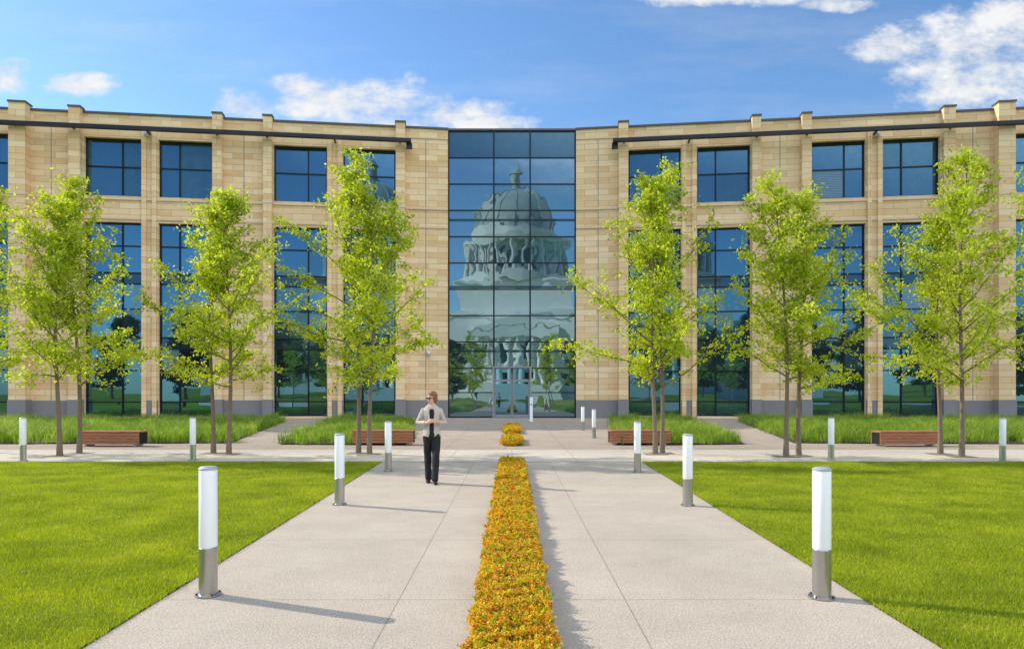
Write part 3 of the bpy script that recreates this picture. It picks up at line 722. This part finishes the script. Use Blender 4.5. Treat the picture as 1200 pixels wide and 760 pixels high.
pd = gd(565.5); pr = thing('person', 'woman in beige blazer and black trousers walking on the path, looking aside in sunglasses', 'person', (gx(506, pd), pd, 0.002), math.radians(6))
HM = Matrix.Translation((0.0, -.01, 1.575)) @ Matrix.Rotation(math.radians(-44), 4, 'Z') @ Matrix.Rotation(math.radians(4), 4, 'X')
RE, RW = (-.262, .04, 1.12), (-.085, -.185, 1.125); LE, LW = (.240, .04, 1.11), (.125, -.185, 1.14)
bm = bmesh.new()
loft(bm, [(0, 0, .90, .14, .10), (0, 0, 1.0, .125, .085), (0, 0, 1.10, .11, .08), (0, -.005, 1.25, .13, .09), (0, 0, 1.36, .13, .075), (0, .005, 1.42, .085, .06), (0, .005, 1.46, .048, .050), (0, -.005, 1.53, .045, .050)])
loft(bm, [(0, -.090, 1.33, .030, .02), (0, -.072, 1.40, .045, .022), (0, -.035, 1.455, .04, .022)])
for sg in (-1, 1):
    yk = -.10 if sg > 0 else .06
    loft(bm, [(sg*.08, 0, .92, .08, .09), (sg*.08, yk*.5, .7, .066, .074), (sg*.075, yk, .5, .050, .055), (sg*.068, yk*1.1, .32, .045, .052), (sg*.058, yk*1.8, .09, .034, .038)])
    loft(bm, [(sg*.058, yk*1.8+.03, .05, .034, .03), (sg*.066, yk*1.8-.08, .035, .040, .022), (sg*.070, yk*1.8-.15, .028, .03, .018)])
for sh_, e, w in (((-.145, 0, 1.37), RE, RW), ((.145, 0, 1.37), LE, LW)):
    loft(bm, [(*sh_, .040), ((sh_[0]+e[0])/2, (sh_[1]+e[1])/2, (sh_[2]+e[2])/2, .038), (*e, .034), ((e[0]+w[0])/2, (e[1]+w[1])/2, (e[2]+w[2])/2, .032), (*w, .024)])
for sg, w in ((-1, RW), (1, LW)):
    w = Vector(w); cxp = .02
    kn = Vector((cxp+sg*.05, -.245, 1.16)); loft(bm, [(*w, .026, .02), (*((w+kn)/2), .036, .016), (*kn, .038, .014)], ref=(0, 0, 1))
    for k, (dz, ln) in enumerate([(.030, .95), (.011, 1.05), (-.009, 1.0), (-.028, .8)]):
        a = kn+Vector((0, -.004, dz)); b = a+Vector((-sg*.026*ln, -.020, .004)); c = b+Vector((-sg*.026*ln, .001, .002)); e = c+Vector((-sg*.016*ln, .008, 0))
        loft(bm, [(*a, .0095), (*b, .009), (*c, .008), (*e, .007)], ref=(0, 0, 1), n=10)
    a = w.lerp(kn, .35)+Vector((0, .006, .024)); b = a+Vector((-sg*.028, -.006, .028)); c = b+Vector((-sg*.026, -.012, .010))
    loft(bm, [(*a, .013), (*b, .010), (*c, .008)], ref=(0, 1, 0), n=10)
ell(bm, (0, .014, .035), (.070, .088, .084), HM); ell(bm, (0, -.022, -.035), (.053, .064, .076), HM); ell(bm, (0, -.055, -.09), (.024, .024, .020), HM)
loft(bm, [(0, -.084, .012, .009), (0, -.100, -.018, .012), (0, -.094, -.028, .014)], M=HM, n=10)
for sg in (-1, 1): ell(bm, (sg*.071, .012, -.005), (.010, .018, .030), HM, 10); ell(bm, (sg*.028, -.080, .004), (.014, .010, .008), HM, 10)
remeshed('body', bm, MAT['skin'], pr, .005, 3)
bm = bmesh.new(); ell(bm, (0, -.086, -.056), (.022, .007, .007), HM, 12); fin('mouth', bm, MAT['lip'], pr, True)
bm = bmesh.new(); ell(bm, (0, .030, .055), (.080, .088, .078), HM); ell(bm, (0, .060, -.01), (.073, .055, .080), HM); ell(bm, (-.062, .02, .0), (.018, .038, .055), HM); ell(bm, (.062, .02, .0), (.018, .038, .055), HM)
ell(bm, (.02, -.045, .085), (.05, .03, .023), HM); remeshed('hair', bm, MAT['hair'], pr, .006, 2, .006, (40, 40, 14))
bm = bmesh.new()
for sg in (-1, 1): ell(bm, (sg*.033, -.090, .006), (.027, .007, .018), HM, 14); tube(bm, [HM @ Vector((sg*.058, -.083, .012)), HM @ Vector((sg*.079, -.03, .012)), HM @ Vector((sg*.081, .02, .008))], [.004]*3, 6)
tube(bm, [HM @ Vector((-.01, -.098, .012)), HM @ Vector((.01, -.098, .012))], [.004]*2, 6); fin('sunglasses', bm, MAT['lensd'], pr, True)
bm = bmesh.new()
loft(bm, [(0, .0, .87, .168, .118), (0, 0, .95, .158, .114), (0, 0, 1.09, .122, .098), (0, -.006, 1.25, .146, .112), (0, -.002, 1.33, .166, .102), (0, .002, 1.38, .160, .084), (0, .008, 1.42, .110, .066), (0, .016, 1.445, .072, .056)], cap=.12)
for sh_, e, w in (((-.146, .005, 1.362), RE, RW), ((.146, .005, 1.362), LE, LW)):
    e_ = Vector(e); w_ = Vector(w); w2 = e_.lerp(w_, .84); md_ = e_.lerp(w_, .45)
    loft(bm, [(*sh_, .046), ((sh_[0]*.55+e[0]*.45), (sh_[1]+e[1])/2, (sh_[2]*.55+e[2]*.45), .046), (*e, .043), (*md_, .040), (*w2, .035)])
remeshed('blazer', bm, MAT['blazer'], pr, .007, 3, .007, (10, 10, 16))
bm = bmesh.new(); loft(bm, [(0, -.110, .865, .056, .026), (0, -.100, .95, .050, .026), (0, -.090, 1.05, .044, .026), (.0, -.092, 1.10, .042, .026), (0, -.102, 1.22, .050, .028), (0, -.096, 1.32, .054, .028), (0, -.082, 1.365, .042, .026)], cap=.2); fin('blouse', bm, MAT['black'], pr, True)
for sg in (-1, 1):
    bm = bmesh.new(); loft(bm, [(sg*.046, -.110, 1.08, .010, .006), (sg*.060, -.120, 1.23, .022, .007), (sg*.072, -.108, 1.33, .024, .008), (sg*.062, -.062, 1.42, .014, .010), (sg*.045, .0, 1.468, .010, .012)]); fin('lapel', bm, MAT['blazer'], pr, True)
bm = bmesh.new()
loft(bm, [(0, .005, .84, .145, .110), (0, 0, .93, .148, .105), (0, 0, 1.02, .12, .09)])
for sg in (-1, 1):
    yk = -.10 if sg > 0 else .06
    loft(bm, [(sg*.074, 0, .88, .086, .106), (sg*.078, yk*.5, .7, .077, .090), (sg*.074, yk, .5, .065, .074), (sg*.068, yk*1.2, .30, .060, .070), (sg*.060, yk*1.8, .075, .058, .078)])
remeshed('trousers', bm, MAT['black'], pr, .008, 3, .008, (12, 12, 5))
for sg in (-1, 1):
    yk = (-.10 if sg > 0 else .06)*1.8
    bm = bmesh.new(); loft(bm, [(sg*.058, yk+.055, .03, .036, .026), (sg*.064, yk-.03, .045, .040, .036), (sg*.068, yk-.11, .030, .046, .026), (sg*.070, yk-.175, .022, .032, .016)]); box(bm, sg*.058-.022, sg*.058+.022, yk+.03, yk+.075, 0, .03); fin('shoe', bm, MAT['shoe'], pr, True)
# ------------------------------------------------------------------ end
